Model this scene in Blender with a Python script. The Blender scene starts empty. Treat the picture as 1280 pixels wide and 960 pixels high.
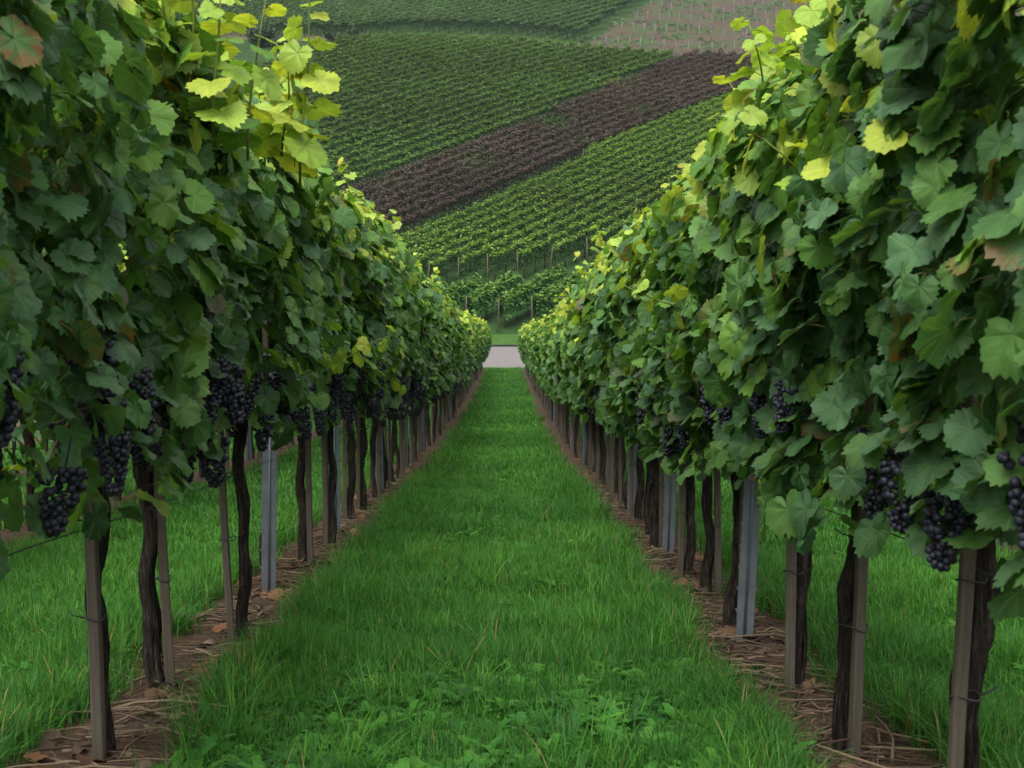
import bpy, math, random
import numpy as np
from mathutils import Vector, Matrix

R = math.radians
sc = bpy.context.scene
COL = sc.collection
rng = np.random.default_rng(7)
random.seed(7)

# ------------------------------------------------------------------ camera, sky, sun, exposure
cam_d = bpy.data.cameras.new('camera')
cam = bpy.data.objects.new('camera', cam_d); COL.objects.link(cam)
cam.location = (0, 0, 1.04)
cam.rotation_euler = (R(90 - 8.5), 0, -8 / 1800)
cam_d.sensor_width = 36; cam_d.lens = 1800 * 36 / 1280
cam_d.clip_start = 0.05; cam_d.clip_end = 3000
cam_d.dof.use_dof = True; cam_d.dof.focus_distance = 7.0; cam_d.dof.aperture_fstop = 13
sc.camera = cam

SUN_EL, SUN_AZ = 62, 200          # degrees; azimuth measured clockwise from +Y
w = bpy.data.worlds.new('World'); sc.world = w; w.use_nodes = True
nt = w.node_tree; nt.nodes.clear()
sky = nt.nodes.new('ShaderNodeTexSky'); sky.sky_type = 'NISHITA'; sky.sun_disc = False
sky.sun_elevation = R(SUN_EL); sky.sun_rotation = R(SUN_AZ); sky.dust_density = 4; sky.air_density = 1.0; sky.ozone_density = 1
hs = nt.nodes.new('ShaderNodeHueSaturation'); hs.inputs['Saturation'].default_value = 0.15
bg = nt.nodes.new('ShaderNodeBackground'); bg.inputs['Strength'].default_value = 0.15
wo = nt.nodes.new('ShaderNodeOutputWorld')
nt.links.new(sky.outputs[0], hs.inputs['Color']); nt.links.new(hs.outputs[0], bg.inputs[0]); nt.links.new(bg.outputs[0], wo.inputs[0])
sd = bpy.data.lights.new('sun', 'SUN'); sd.energy = 1.5; sd.angle = R(45); sd.color = (1.0, .96, .88)
sun = bpy.data.objects.new('sun', sd); COL.objects.link(sun)
_d = Vector((math.sin(R(SUN_AZ)) * math.cos(R(SUN_EL)), math.cos(R(SUN_AZ)) * math.cos(R(SUN_EL)), math.sin(R(SUN_EL))))
sun.rotation_euler = _d.to_track_quat('Z', 'Y').to_euler(); sun.location = (0, 0, 30)
vs = sc.view_settings
vs.view_transform = 'Standard'; vs.look = 'None'; vs.gamma = 1; vs.use_curve_mapping = False
vs.exposure = 1.42
sc.render.engine = 'CYCLES'
sc.cycles.use_denoising = True
sc.cycles.max_bounces = 7; sc.cycles.diffuse_bounces = 4; sc.cycles.transmission_bounces = 4; sc.cycles.glossy_bounces = 2
sc.cycles.caustics_reflective = False; sc.cycles.caustics_refractive = False

# ------------------------------------------------------------------ helpers
def tag(o, label=None, cat=None, group=None, kind=None):
    if label: o['label'] = label
    if cat: o['category'] = cat
    if group: o['group'] = group
    if kind: o['kind'] = kind
    return o

def empty(name, loc, rz=0):
    o = bpy.data.objects.new(name, None); o.location = loc; o.rotation_euler = (0, 0, rz)
    o.empty_display_size = .1; COL.objects.link(o); return o

def put(name, me, parent=None, loc=(0, 0, 0), rot=(0, 0, 0), scale=(1, 1, 1)):
    o = bpy.data.objects.new(name, me); o.location = loc; o.rotation_euler = rot; o.scale = scale
    COL.objects.link(o)
    if parent is not None: o.parent = parent
    return o

def mesh(name, V, tris=None, quads=None, mat=None, tint=None, luv=None, smooth=True):
    V = np.asarray(V, dtype=np.float32)
    tris = np.zeros((0, 3), np.int32) if tris is None else np.asarray(tris, np.int32).reshape(-1, 3)
    quads = np.zeros((0, 4), np.int32) if quads is None else np.asarray(quads, np.int32).reshape(-1, 4)
    me = bpy.data.meshes.new(name)
    me.vertices.add(len(V)); me.vertices.foreach_set('co', V.ravel())
    loops = np.concatenate([tris.ravel(), quads.ravel()])
    me.loops.add(len(loops)); me.loops.foreach_set('vertex_index', loops)
    n = len(tris) + len(quads)
    st = np.concatenate([np.arange(len(tris)) * 3, len(tris) * 3 + np.arange(len(quads)) * 4]).astype(np.int32)
    me.polygons.add(n); me.polygons.foreach_set('loop_start', st)
    me.polygons.foreach_set('use_smooth', np.full(n, smooth, dtype=bool))
    if tint is not None:
        a = me.attributes.new('tint', 'FLOAT_COLOR', 'POINT')
        t = np.asarray(tint, np.float32)
        if t.shape[1] == 3: t = np.concatenate([t, np.ones((len(t), 1), np.float32)], 1)
        a.data.foreach_set('color', np.ascontiguousarray(t).ravel())
    if luv is not None:
        a = me.attributes.new('luv', 'FLOAT_VECTOR', 'POINT')
        a.data.foreach_set('vector', np.ascontiguousarray(np.asarray(luv, np.float32)).ravel())
    me.update(calc_edges=True); me.validate(clean_customdata=False)
    if mat: me.materials.append(mat)
    return me

class Acc:
    """collects vertex and face arrays for one mesh"""
    def __init__(s): s.V = []; s.T = []; s.Q = []; s.C = []; s.L = []; s.n = 0
    def add(s, V, T=None, Q=None, C=None, L=None):
        V = np.asarray(V, float).reshape(-1, 3)
        if T is not None and len(T): s.T.append(np.asarray(T) + s.n)
        if Q is not None and len(Q): s.Q.append(np.asarray(Q) + s.n)
        s.V.append(V); k = len(V)
        s.C.append(np.broadcast_to(np.asarray((.1, .1, .1) if C is None else C, float), (k, 3)))
        s.L.append(np.broadcast_to(np.asarray((0, 0, 1) if L is None else L, float), (k, 3)))
        s.n += k
    def build(s, name, mat, smooth=True):
        return mesh(name, np.concatenate(s.V), np.concatenate(s.T) if s.T else None, np.concatenate(s.Q) if s.Q else None,
                    mat, np.concatenate(s.C), np.concatenate(s.L), smooth)

def norm(a): return a / np.maximum(np.linalg.norm(a, axis=-1, keepdims=True), 1e-9)

def tube(pts, rad, sides=6, jitter=None, cap=True):
    pts = np.asarray(pts, float); k = len(pts); rad = np.broadcast_to(np.asarray(rad, float), (k,))
    tan = norm(np.gradient(pts, axis=0))
    up = np.array([0, 0, 1.]) if abs(tan[:, 2]).mean() < .8 else np.array([0, 1., 0])
    b = norm(np.cross(tan, up)); n = np.cross(b, tan)
    a = np.linspace(0, 2 * np.pi, sides, endpoint=False)
    rr = rad[:, None] * (np.ones((k, sides)) if jitter is None else jitter)
    V = pts[:, None] + rr[..., None] * (np.cos(a)[None, :, None] * b[:, None] + np.sin(a)[None, :, None] * n[:, None])
    V = V.reshape(-1, 3); Q = []
    i = np.arange(sides); j = (i + 1) % sides
    for r in range(k - 1):
        Q.append(np.stack([r * sides + i, r * sides + j, (r + 1) * sides + j, (r + 1) * sides + i], 1))
    Q = np.concatenate(Q); T = []
    if cap:
        V = np.concatenate([V, pts[[0, -1]]])
        T = np.concatenate([np.stack([np.full(sides, k * sides), j, i], 1), np.stack([np.full(sides, k * sides + 1), (k - 1) * sides + i, (k - 1) * sides + j], 1)])
    return V, T, Q

def box(x0, x1, y0, y1, z0, z1):
    V = [(x, y, z) for z in (z0, z1) for y in (y0, y1) for x in (x0, x1)]
    Q = [(0, 2, 3, 1), (4, 5, 7, 6), (0, 1, 5, 4), (2, 6, 7, 3), (0, 4, 6, 2), (1, 3, 7, 5)]
    return np.array(V, float), Q

# ground height of the near slope, road and far hill
_PY = np.array([-40, -12, 0, 3.69, 5.3, 7.6, 10, 14, 18, 27, 36.7, 50, 64.6, 65.6, 71, 74.5])
_PZ = np.array([5.6, 1.74, 0, -.536, -.768, -1.092, -1.44, -2.03, -2.6, -3.76, -4.87, -6.38, -8.0, -8.03, -7.70, -7.53])
HS = .24
def gz(x, y):
    y = np.asarray(y, float); x = np.asarray(x, float)
    z = np.interp(y, _PY, _PZ)
    z = (np.interp(y - .8, _PY, _PZ) + z + np.interp(y + .8, _PY, _PZ)) / 3 if True else z
    far = y > 74.5
    zh = -7.53 + HS * (y - 74.5) + .25 * np.sin(x * .11 + .4) * np.sin(y * .07) * np.clip((y - 76) / 10, 0, 1)
    return np.where(far, zh, z)
def g(x, y): return float(gz(x, y))

# ------------------------------------------------------------------ materials
def nodes(name):
    m = bpy.data.materials.new(name); m.use_nodes = True
    n = m.node_tree; n.nodes.clear(); return m, n
def nd(n, t, **kw):
    x = n.nodes.new(t)
    for k, v in kw.items():
        if k in x.inputs: x.inputs[k].default_value = v
        else: setattr(x, k, v)
    return x
def math_(n, op, a, b=None, c=None):
    x = n.nodes.new('ShaderNodeMath'); x.operation = op
    for i, v in enumerate((a, b, c)):
        if v is None: continue
        if isinstance(v, (int, float)): x.inputs[i].default_value = v
        else: n.links.new(v, x.inputs[i])
    return x.outputs[0]
def ramp(n, fac, stops):
    r = n.nodes.new('ShaderNodeValToRGB'); e = r.color_ramp.elements
    while len(e) < len(stops): e.new(.5)
    for q, (p, c) in zip(e, stops): q.position = p; q.color = (*c, 1)
    n.links.new(fac, r.inputs[0]); return r.outputs[0]
def mixc(n, fac, a, b, blend='MIX'):
    x = n.nodes.new('ShaderNodeMix'); x.data_type = 'RGBA'; x.blend_type = blend
    for i, v in ((0, fac), (6, a), (7, b)):
        if isinstance(v, (int, float)): x.inputs[i].default_value = v
        elif isinstance(v, tuple): x.inputs[i].default_value = (*v, 1)
        else: n.links.new(v, x.inputs[i])
    return x.outputs[2]
def noise(n, scale, detail=4, vec=None, rough=.55):
    x = nd(n, 'ShaderNodeTexNoise', Scale=scale, Detail=detail, Roughness=rough)
    if vec is not None: n.links.new(vec, x.inputs['Vector'])
    return x.outputs['Fac']
def principled(n, **kw):
    p = n.nodes.new('ShaderNodeBsdfPrincipled'); o = n.nodes.new('ShaderNodeOutputMaterial')
    for k, v in kw.items():
        if isinstance(v, (int, float)): p.inputs[k].default_value = v
        elif isinstance(v, tuple): p.inputs[k].default_value = (*v, 1)
        else: n.links.new(v, p.inputs[k])
    n.links.new(p.outputs[0], o.inputs[0]); return p, o
def bump(n, h, strength=.4, dist=.01):
    b = nd(n, 'ShaderNodeBump', Strength=strength, Distance=dist); n.links.new(h, b.inputs['Height']); return b.outputs[0]

def leaf_material(name, veins=True, trans=.33, rough=.5, spec=.24, tgain=1.6):
    m, n = nodes(name)
    t = nd(n, 'ShaderNodeAttribute', attribute_name='tint')
    col = t.outputs['Color']; nrm = None
    obj = nd(n, 'ShaderNodeTexCoord').outputs['Object']
    v1 = noise(n, 14, 3, obj)
    col = mixc(n, 1.0, col, ramp(n, v1, [(.3, (.72, .74, .75)), (.7, (1.22, 1.2, 1.1))]), 'MULTIPLY')
    if veins:
        l = nd(n, 'ShaderNodeAttribute', attribute_name='luv')
        s = n.nodes.new('ShaderNodeSeparateXYZ'); n.links.new(l.outputs['Vector'], s.inputs[0])
        ax = math_(n, 'ABSOLUTE', s.outputs[0]); y = s.outputs[1]; z = s.outputs[2]
        best = None
        for d in (0, 50, 108):
            sa, ca = math.sin(R(d)), math.cos(R(d))
            perp = math_(n, 'ABSOLUTE', math_(n, 'SUBTRACT', math_(n, 'MULTIPLY', ax, ca), math_(n, 'MULTIPLY', y, sa)))
            along = math_(n, 'ADD', math_(n, 'MULTIPLY', ax, sa), math_(n, 'MULTIPLY', y, ca))
            q = math_(n, 'ADD', perp, math_(n, 'MULTIPLY', math_(n, 'LESS_THAN', along, 0.0), 9.0))
            # side veins: herringbone off each main vein
            w_ = math_(n, 'PINGPONG', math_(n, 'SUBTRACT', along, math_(n, 'MULTIPLY', perp, .8)), .085)
            w_ = math_(n, 'ADD', math_(n, 'ADD', w_, .012), math_(n, 'MULTIPLY', math_(n, 'GREATER_THAN', perp, .3), 9.0))
            w_ = math_(n, 'ADD', w_, math_(n, 'MULTIPLY', math_(n, 'LESS_THAN', along, 0.05), 9.0))
            q = math_(n, 'MINIMUM', q, w_)
            best = q if best is None else math_(n, 'MINIMUM', best, q)
        mr = nd(n, 'ShaderNodeMapRange'); n.links.new(best, mr.inputs[0])
        mr.inputs[1].default_value = .008; mr.inputs[2].default_value = .035; mr.inputs[3].default_value = 1; mr.inputs[4].default_value = 0
        vein = math_(n, 'MULTIPLY', mr.outputs[0], math_(n, 'LESS_THAN', z, .5))
        col = mixc(n, math_(n, 'MULTIPLY', vein, .28), col, (.16, .24, .07))
        sp = nd(n, 'ShaderNodeMapRange'); n.links.new(noise(n, 75, 2, obj), sp.inputs[0]); sp.inputs[1].default_value = .69; sp.inputs[2].default_value = .74
        col = mixc(n, math_(n, 'MULTIPLY', sp.outputs[0], .55), col, (.11, .075, .03))
        h = math_(n, 'SUBTRACT', noise(n, 60, 2, obj), math_(n, 'MULTIPLY', vein, .6))
        nrm = bump(n, h, .35, .004)
    p = nd(n, 'ShaderNodeBsdfPrincipled', Roughness=rough); p.inputs['Specular IOR Level'].default_value = spec
    n.links.new(col, p.inputs['Base Color'])
    tr = n.nodes.new('ShaderNodeBsdfTranslucent')
    n.links.new(mixc(n, 1.0, col, (tgain * 1.15, tgain * 1.1, tgain * .5), 'MULTIPLY'), tr.inputs[0])
    if nrm is not None: n.links.new(nrm, p.inputs['Normal'])
    mx = n.nodes.new('ShaderNodeMixShader'); mx.inputs[0].default_value = trans
    n.links.new(p.outputs[0], mx.inputs[1]); n.links.new(tr.outputs[0], mx.inputs[2])
    o = n.nodes.new('ShaderNodeOutputMaterial'); n.links.new(mx.outputs[0], o.inputs[0])
    return m

M = {}
M['leaf'] = leaf_material('vine_leaf')
M['leaf_plain'] = leaf_material('vine_leaf_plain', veins=False)
M['grass'] = leaf_material('grass_blade', veins=False, trans=.38, rough=.55, spec=.16, tgain=1.45)
M['hill_leaf'] = leaf_material('hill_vine_leaf', veins=False, trans=.2, rough=.6, spec=.2, tgain=1.3)

m, n = nodes('bark')
oc = nd(n, 'ShaderNodeTexCoord').outputs['Object']
mp = nd(n, 'ShaderNodeMapping'); n.links.new(oc, mp.inputs[0]); mp.inputs['Scale'].default_value = (1, 1, .14)
b1 = noise(n, 95, 6, mp.outputs[0], .7); b2 = noise(n, 9, 3, oc)
c = ramp(n, b1, [(.34, (.010, .008, .007)), (.52, (.050, .039, .031)), (.70, (.16, .13, .105))])
c = mixc(n, math_(n, 'MULTIPLY', b2, .5), c, (.02, .016, .012))
principled(n, **{'Base Color': c, 'Roughness': .9, 'Specular IOR Level': .15, 'Normal': bump(n, b1, 1.0, .03)}); M['bark'] = m

m, n = nodes('weathered_wood')
oc = nd(n, 'ShaderNodeTexCoord').outputs['Object']
mp = nd(n, 'ShaderNodeMapping'); n.links.new(oc, mp.inputs[0]); mp.inputs['Scale'].default_value = (1, 1, .04)
b1 = noise(n, 120, 5, mp.outputs[0], .65); b2 = noise(n, 5, 3, oc)
oi = nd(n, 'ShaderNodeObjectInfo').outputs['Random']
c = ramp(n, b1, [(.3, (.045, .036, .027)), (.55, (.095, .077, .056)), (.75, (.15, .124, .094))])
c = mixc(n, math_(n, 'MULTIPLY', b2, .55), c, (.085, .085, .070))
c = mixc(n, math_(n, 'MULTIPLY', oi, .4), c, (.075, .055, .038))
principled(n, **{'Base Color': c, 'Roughness': .85, 'Specular IOR Level': .2, 'Normal': bump(n, b1, .5, .004)}); M['wood'] = m

m, n = nodes('galvanised_steel')
oc = nd(n, 'ShaderNodeTexCoord').outputs['Object']
b1 = nd(n, 'ShaderNodeTexVoronoi', Scale=60); n.links.new(oc, b1.inputs['Vector']); b2 = noise(n, 7, 4, oc)
c = ramp(n, b2, [(.3, (.11, .125, .14)), (.7, (.20, .225, .25))])
bwf = n.nodes.new('ShaderNodeRGBToBW'); n.links.new(b1.outputs['Color'], bwf.inputs[0]); c = mixc(n, math_(n, 'MULTIPLY', bwf.outputs[0], .25), c, (.12, .135, .15))
principled(n, **{'Base Color': c, 'Metallic': .55, 'Roughness': .5}); M['steel'] = m

m, n = nodes('post_grey'); principled(n, **{'Base Color': (.095, .10, .10), 'Roughness': .7}); M['post_grey'] = m
m, n = nodes('wire'); principled(n, **{'Base Color': (.10, .10, .10), 'Metallic': .6, 'Roughness': .5}); M['wire'] = m
m, n = nodes('tie'); principled(n, **{'Base Color': (.02, .02, .02), 'Roughness': .6}); M['tie'] = m

m, n = nodes('grape')
oc = nd(n, 'ShaderNodeTexCoord').outputs['Object']
b = noise(n, 45, 3, oc); ly = nd(n, 'ShaderNodeLayerWeight', Blend=.35)
c = ramp(n, b, [(.35, (.008, .008, .016)), (.55, (.014, .015, .026)), (.75, (.042, .045, .066))])
principled(n, **{'Base Color': c, 'Roughness': .55, 'Specular IOR Level': .35}); M['grape'] = m

m, n = nodes('cane')
oc = nd(n, 'ShaderNodeTexCoord').outputs['Object']
principled(n, **{'Base Color': ramp(n, noise(n, 30, 3, oc), [(.3, (.09, .05, .025)), (.7, (.20, .12, .055))]), 'Roughness': .6}); M['cane'] = m

# ground of the near slope: soil under each vine row, green between
ROWX = (-1.085, .915); PITCH = 2.0
m, n = nodes('near_ground')
oc = nd(n, 'ShaderNodeTexCoord').outputs['Object']
s = n.nodes.new('ShaderNodeSeparateXYZ'); n.links.new(oc, s.inputs[0])
nz = noise(n, 3.0, 4, oc); nf = noise(n, 38, 5, oc, .7); nm = noise(n, 9, 4, oc)
d = math_(n, 'PINGPONG', math_(n, 'ADD', s.outputs[0], 1.085 + 20), 1.0)
d = math_(n, 'ADD', d, math_(n, 'MULTIPLY', math_(n, 'SUBTRACT', nz, .5), .16))
d = math_(n, 'ADD', d, math_(n, 'MULTIPLY', math_(n, 'SUBTRACT', nm, .5), .12))
msk = nd(n, 'ShaderNodeMapRange'); n.links.new(d, msk.inputs[0]); msk.inputs[1].default_value = .20; msk.inputs[2].default_value = .30; msk.inputs[3].default_value = 1; msk.inputs[4].default_value = 0
msk = math_(n, 'MULTIPLY', msk.outputs[0], math_(n, 'LESS_THAN', s.outputs[1], 64.2))
soil = ramp(n, nf, [(.3, (.026, .016, .011)), (.5, (.064, .039, .027)), (.7, (.125, .084, .060))])
soil = mixc(n, math_(n, 'MULTIPLY', nm, .45), soil, (.10, .066, .045))
green = ramp(n, nf, [(.3, (.010, .030, .008)), (.7, (.035, .085, .022))])
principled(n, **{'Base Color': mixc(n, msk, green, soil), 'Roughness': .95, 'Specular IOR Level': .1, 'Normal': bump(n, nf, .8, .03)}); M['ground'] = m

m, n = nodes('concrete_road')
oc = nd(n, 'ShaderNodeTexCoord').outputs['Object']
c = ramp(n, noise(n, 5, 6, oc, .7), [(.3, (.080, .072, .069)), (.7, (.115, .104, .100))])
c = mixc(n, math_(n, 'GREATER_THAN', noise(n, 1.3, 6, oc, .75), .62), c, (.068, .060, .057))
principled(n, **{'Base Color': c, 'Roughness': .9, 'Normal': bump(n, noise(n, 30, 3, oc), .3, .02)}); M['road'] = m

def hill_mat(name, stops, scale=1.2, extra=None):
    m, n = nodes(name)
    oc = nd(n, 'ShaderNodeTexCoord').outputs['Object']
    c = ramp(n, noise(n, scale, 6, oc, .7), stops)
    if extra:
        f = noise(n, extra[0], 5, oc, .65)
        mr = nd(n, 'ShaderNodeMapRange'); n.links.new(f, mr.inputs[0]); mr.inputs[1].default_value = extra[1]; mr.inputs[2].default_value = extra[1] + .1
        c = mixc(n, mr.outputs[0], c, ramp(n, noise(n, 3, 4, oc), [(.3, extra[2]), (.7, extra[3])]))
    principled(n, **{'Base Color': c, 'Roughness': .95, 'Specular IOR Level': .1, 'Normal': bump(n, noise(n, 4, 4, oc), .7, .2)})
    return m
M['hill'] = hill_mat('hillside_ground', [(.3, (.010, .026, .007)), (.55, (.018, .043, .011)), (.75, (.034, .050, .018))])
M['bank'] = hill_mat('verge_grass', [(.3, (.022, .058, .011)), (.55, (.036, .082, .016)), (.75, (.065, .08, .027))], 2.0)
M['bare'] = hill_mat('bare_slope', [(.3, (.034, .024, .019)), (.55, (.056, .040, .031)), (.75, (.085, .066, .053))], .9,
                     (.35, .49, (.020, .042, .012), (.045, .068, .022)))
M['track'] = hill_mat('terrace_track', [(.3, (.05, .042, .028)), (.55, (.06, .056, .034)), (.75, (.04, .06, .022))], .7)

# ------------------------------------------------------------------ the setting
def sheet(name, xs, ys, mat, lift=0, zf=None):
    X, Y = np.meshgrid(xs, ys); Z = (gz(X, Y) if zf is None else zf(X, Y)) + lift
    V = np.stack([X, Y, Z], -1).reshape(-1, 3); nx, ny = len(xs), len(ys)
    i, j = np.meshgrid(np.arange(nx - 1), np.arange(ny - 1)); a = (j * nx + i).ravel()
    Q = np.stack([a, a + 1, a + nx + 1, a + nx], 1)
    return tag(put(name, mesh(name, V, None, Q, mat)), kind='structure')

def fnoise(x, y, s, seed):
    r = np.random.default_rng(seed); o = 0
    for k in range(6):
        a = r.uniform(0, 6.28); f = s * r.uniform(.6, 1.8); o = o + np.sin(f * (x * np.cos(a) + y * np.sin(a)) + r.uniform(0, 6.28))
    return o / 6
def rowdist(x):
    u = (x + 1.085 + 20) % 2.0
    return np.minimum(u, 2.0 - u)
def near_z(x, y):
    d = rowdist(x); m = np.clip((.34 - d) / .2, 0, 1)
    amp = np.clip(1 - (y - 12) / 20, .25, 1)
    return gz(x, y) + m * (.02 + amp * (.016 * fnoise(x, y, 28, 1) + .014 * fnoise(x, y, 60, 2) + .02 * fnoise(x, y, 8, 3)))
def nzv(x, y): return float(near_z(np.array(x), np.array(y)))
xs = np.concatenate([np.linspace(-150, -8, 30), np.arange(-7.6, -3.6, .2), np.arange(-3.5, 3.3, .03), np.arange(3.4, 7.6, .2), np.linspace(8, 150, 30)])
ys = np.concatenate([np.arange(-30, 1, 1.0), np.arange(1, 12, .04), np.arange(12, 26, .12), np.arange(26, 65.6, .4), [65.6]])
sheet('ground', xs, ys, M['ground'], zf=near_z)
ys_road = np.linspace(65.6, 71, 12)
def road_z(x, y): return -8.03 + (y - 65.6) * .33 / 5.4 + 0 * x
sheet('road', np.linspace(-150, 150, 61), ys_road, M['road'], .004, zf=lambda x, y: road_z(x, y))
def verge_z(x, y):
    t = np.clip((y - 71) / 3.7, 0, 1); return -7.60 * (1 - t) + t * -7.50 + .05 * np.sin(x * 1.3) * np.sin(t * 3.1)
sheet('verge', np.linspace(-150, 150, 301), np.linspace(71, 74.7, 10), M['bank'], zf=verge_z)
def hill_z(x, y): return np.where(y < 74.75, -7.50, gz(x, y) + .02)
sheet('hillside', np.linspace(-300, 300, 151), np.concatenate([[74.7], np.arange(75.5, 215, 2), np.arange(216, 700, 12)]), M['hill'], zf=hill_z)

# ------------------------------------------------------------------ leaves
KEYS = [(0, 1.0), (13, .92), (27, .85), (40, .90), (52, .95), (66, .88), (82, .81), (97, .83), (112, .81), (130, .73), (150, .60), (166, .46), (174, .28), (180, .08)]
def leaf_template(nout, rings, r, teeth=.05, petiole=True):
    """one vine leaf, petiole joint at the origin, tip along +y, upper face +z; unit length"""
    th = np.linspace(0, 360, nout, endpoint=False); dd = np.minimum(th, 360 - th)
    rad = np.interp(dd, *zip(*KEYS))
    dep = r.uniform(.3, 1.15); lob = dd < 150; rad[lob] = .90 + (rad[lob] - .90) * np.where(dd[lob] < 112, dep, 1)
    rad = rad * (1 + .05 * r.normal(size=nout))
    if teeth: rad = rad * (1 + teeth * np.where(np.arange(nout) % 2 == 0, 1, -1) * (dd < 165))
    a = np.radians(th); fold = r.uniform(-.08, .22); droop = r.uniform(.0, .32); wv = r.uniform(.03, .10); ph = r.uniform(0, 6.28, 3); side = r.uniform(-.2, .2)
    V = [np.zeros((1, 3))]
    for k in range(1, rings + 1):
        q = k / rings; rr = rad * (q if rings == 1 else q ** .9)
        x, y = np.sin(a) * rr, np.cos(a) * rr
        puff = .030 * np.sin(np.pi * q) * (1 + np.cos(a * 7 + ph[2])) if rings > 1 else 0
        z = fold * np.abs(x) - droop * np.maximum(y, 0) ** 2 - .25 * droop * x ** 2 + wv * np.sin(5 * a + ph[0]) * q ** 2 + .6 * wv * np.sin(3 * a + ph[1]) * q ** 2 + side * x * y + puff
        V.append(np.stack([x, y, z], 1))
    V = np.concatenate(V); i = np.arange(nout); j = (i + 1) % nout
    T = np.stack([np.zeros(nout, int), 1 + j, 1 + i], 1); Q = []
    for k in range(rings - 1):
        o = 1 + k * nout; Q.append(np.stack([o + i, o + j, o + nout + j, o + nout + i], 1))
    Q = np.concatenate(Q) if Q else np.zeros((0, 4), int)
    L = V.copy(); L[:, 2] = 0; edge = np.linalg.norm(V[:, :2], axis=1)
    pet = np.zeros(len(V), bool)
    if petiole:
        pts = np.array([[0, 0, 0], [0, -.35, -.12], [.05, -.65, -.42]])
        v, t, q = tube(pts, [.022, .018, .02], 3, cap=False); b = len(V)
        V = np.concatenate([V, v]); Q = np.concatenate([Q, q + b]); L = np.concatenate([L, np.tile([0, 0, 1.], (len(v), 1))])
        edge = np.concatenate([edge, np.zeros(len(v))]); pet = np.concatenate([pet, np.ones(len(v), bool)])
    return dict(V=V, T=T, Q=Q, L=L, edge=edge, pet=pet)
tr_ = np.random.default_rng(3)
LEAF = {
    'hi': [leaf_template(48, 3, tr_) for _ in range(9)],
    'mid': [leaf_template(26, 2, tr_, .06) for _ in range(8)],
    'low': [leaf_template(14, 1, tr_, 0, False) for _ in range(6)],
}

def frames(nrm, tip):
    nrm = norm(nrm); tip = tip - (tip * nrm).sum(-1, keepdims=True) * nrm; tip = norm(tip)
    return np.stack([np.cross(tip, nrm), tip, nrm], -1)          # columns

def add_leaves(acc, lod, P, N, T, S, C, r, rust=None):
    Mx = frames(N, T); pick = r.integers(0, len(LEAF[lod]), len(P))
    for k, t in enumerate(LEAF[lod]):
        I = np.nonzero(pick == k)[0]
        if not len(I): continue
        nv = len(t['V'])
        V = np.einsum('nij,vj->nvi', Mx[I] * S[I, None, None], t['V']) + P[I, None]
        off = np.arange(len(I)) * nv
        col = np.repeat(C[I, None], nv, 1)
        if rust is not None:
            ru = rust[I][:, None] * np.clip((t['edge'][None] - .45 + .25 * r.normal(size=(len(I), nv))) / .4, 0, 1)
            col = col * (1 - ru[..., None]) + np.array([.17, .05, .02]) * ru[..., None]
        col[:, t['pet']] = np.array([.15, .14, .04])
        acc.add(V.reshape(-1, 3), (t['T'][None] + off[:, None, None]).reshape(-1, 3), (t['Q'][None] + off[:, None, None]).reshape(-1, 4),
                col.reshape(-1, 3), np.tile(t['L'], (len(I), 1)))

DARK = np.array([[.034, .094, .031], [.045, .116, .032], [.064, .146, .034], [.050, .118, .048]])
MID = np.array([[.070, .165, .026], [.10, .21, .030]])
YEL = np.array([[.195, .305, .034], [.30, .365, .042], [.23, .33, .05]])
def leaf_colours(zrel, r, young=0., mid=1.):
    """zrel: 0 at the canopy's foot .. 1 at its top: young leaves up there are yellow green"""
    k = len(zrel); u = r.random(k)
    py = np.clip((zrel - .55) / .45, 0, 1) ** 1.5 * .72 + .02 + young; pm = .20 + .45 * np.clip((zrel - .35) / .6, 0, 1)
    pm = pm * mid; py = py * (.4 + .6 * mid)
    C = DARK[r.integers(0, len(DARK), k)] * r.uniform(.8, 1.25, (k, 1))
    mm = u < py + (1 - py) * pm; yy = u < py
    C[mm] = MID[r.integers(0, 2, mm.sum())] * r.uniform(.75, 1.2, (mm.sum(), 1))
    C[yy] = YEL[r.integers(0, 3, yy.sum())] * r.uniform(.75, 1.15, (yy.sum(), 1))
    return C

def foliage(r, lod, H, hw, foot, count, size, strip=0.0, half=.56, mid=1.):
    """leaf canopy of one vine, local to its base; x is across the row"""
    acc = Acc()
    z = foot + (H - foot) * r.random(count) ** .92
    q = (z - foot) / (H - foot)
    prof = hw * (.80 + .35 * np.sin(np.pi * np.clip(q, 0, 1) * .9)) * np.sqrt(np.clip((1.04 - q) / .22, 0.15, 1))
    sgn = np.where(r.random(count) < .5, -1, 1.)
    y = r.uniform(-half, half, count)
    wob = 1 + .28 * np.sin(y * 6 + z * 5 + r.uniform(0, 6)) * np.sin(z * 7 - y * 3 + r.uniform(0, 6))
    x = sgn * prof * wob * (1 - .55 * r.random(count) ** 2.2)
    keep = ~((z < foot + .33) & (r.random(count) < strip + .15))
    x, y, z, q, sgn = (v[keep] for v in (x, y, z, q, sgn)); k = len(x)
    top = np.clip((q - .8) / .2, 0, 1)
    N = np.stack([sgn * (1 - .5 * top), .5 * r.normal(size=k), .75 + .45 * r.normal(size=k) + .5 * top], 1)
    N += .38 * r.normal(size=(k, 3))
    T = np.stack([sgn * .25, .55 * r.normal(size=k), -1 + .35 * r.normal(size=k) + .6 * top], 1)
    S = size * r.uniform(.62, 1.25, k) * (1 - .3 * top)
    rust = np.where(r.random(k) < .035, r.uniform(.3, .8, k), 0)
    P = np.stack([x, y, z + S * .5], 1)
    add_leaves(acc, lod, P, N, T, S, leaf_colours(q, r, 0., mid), r, rust)
    return acc

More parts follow.
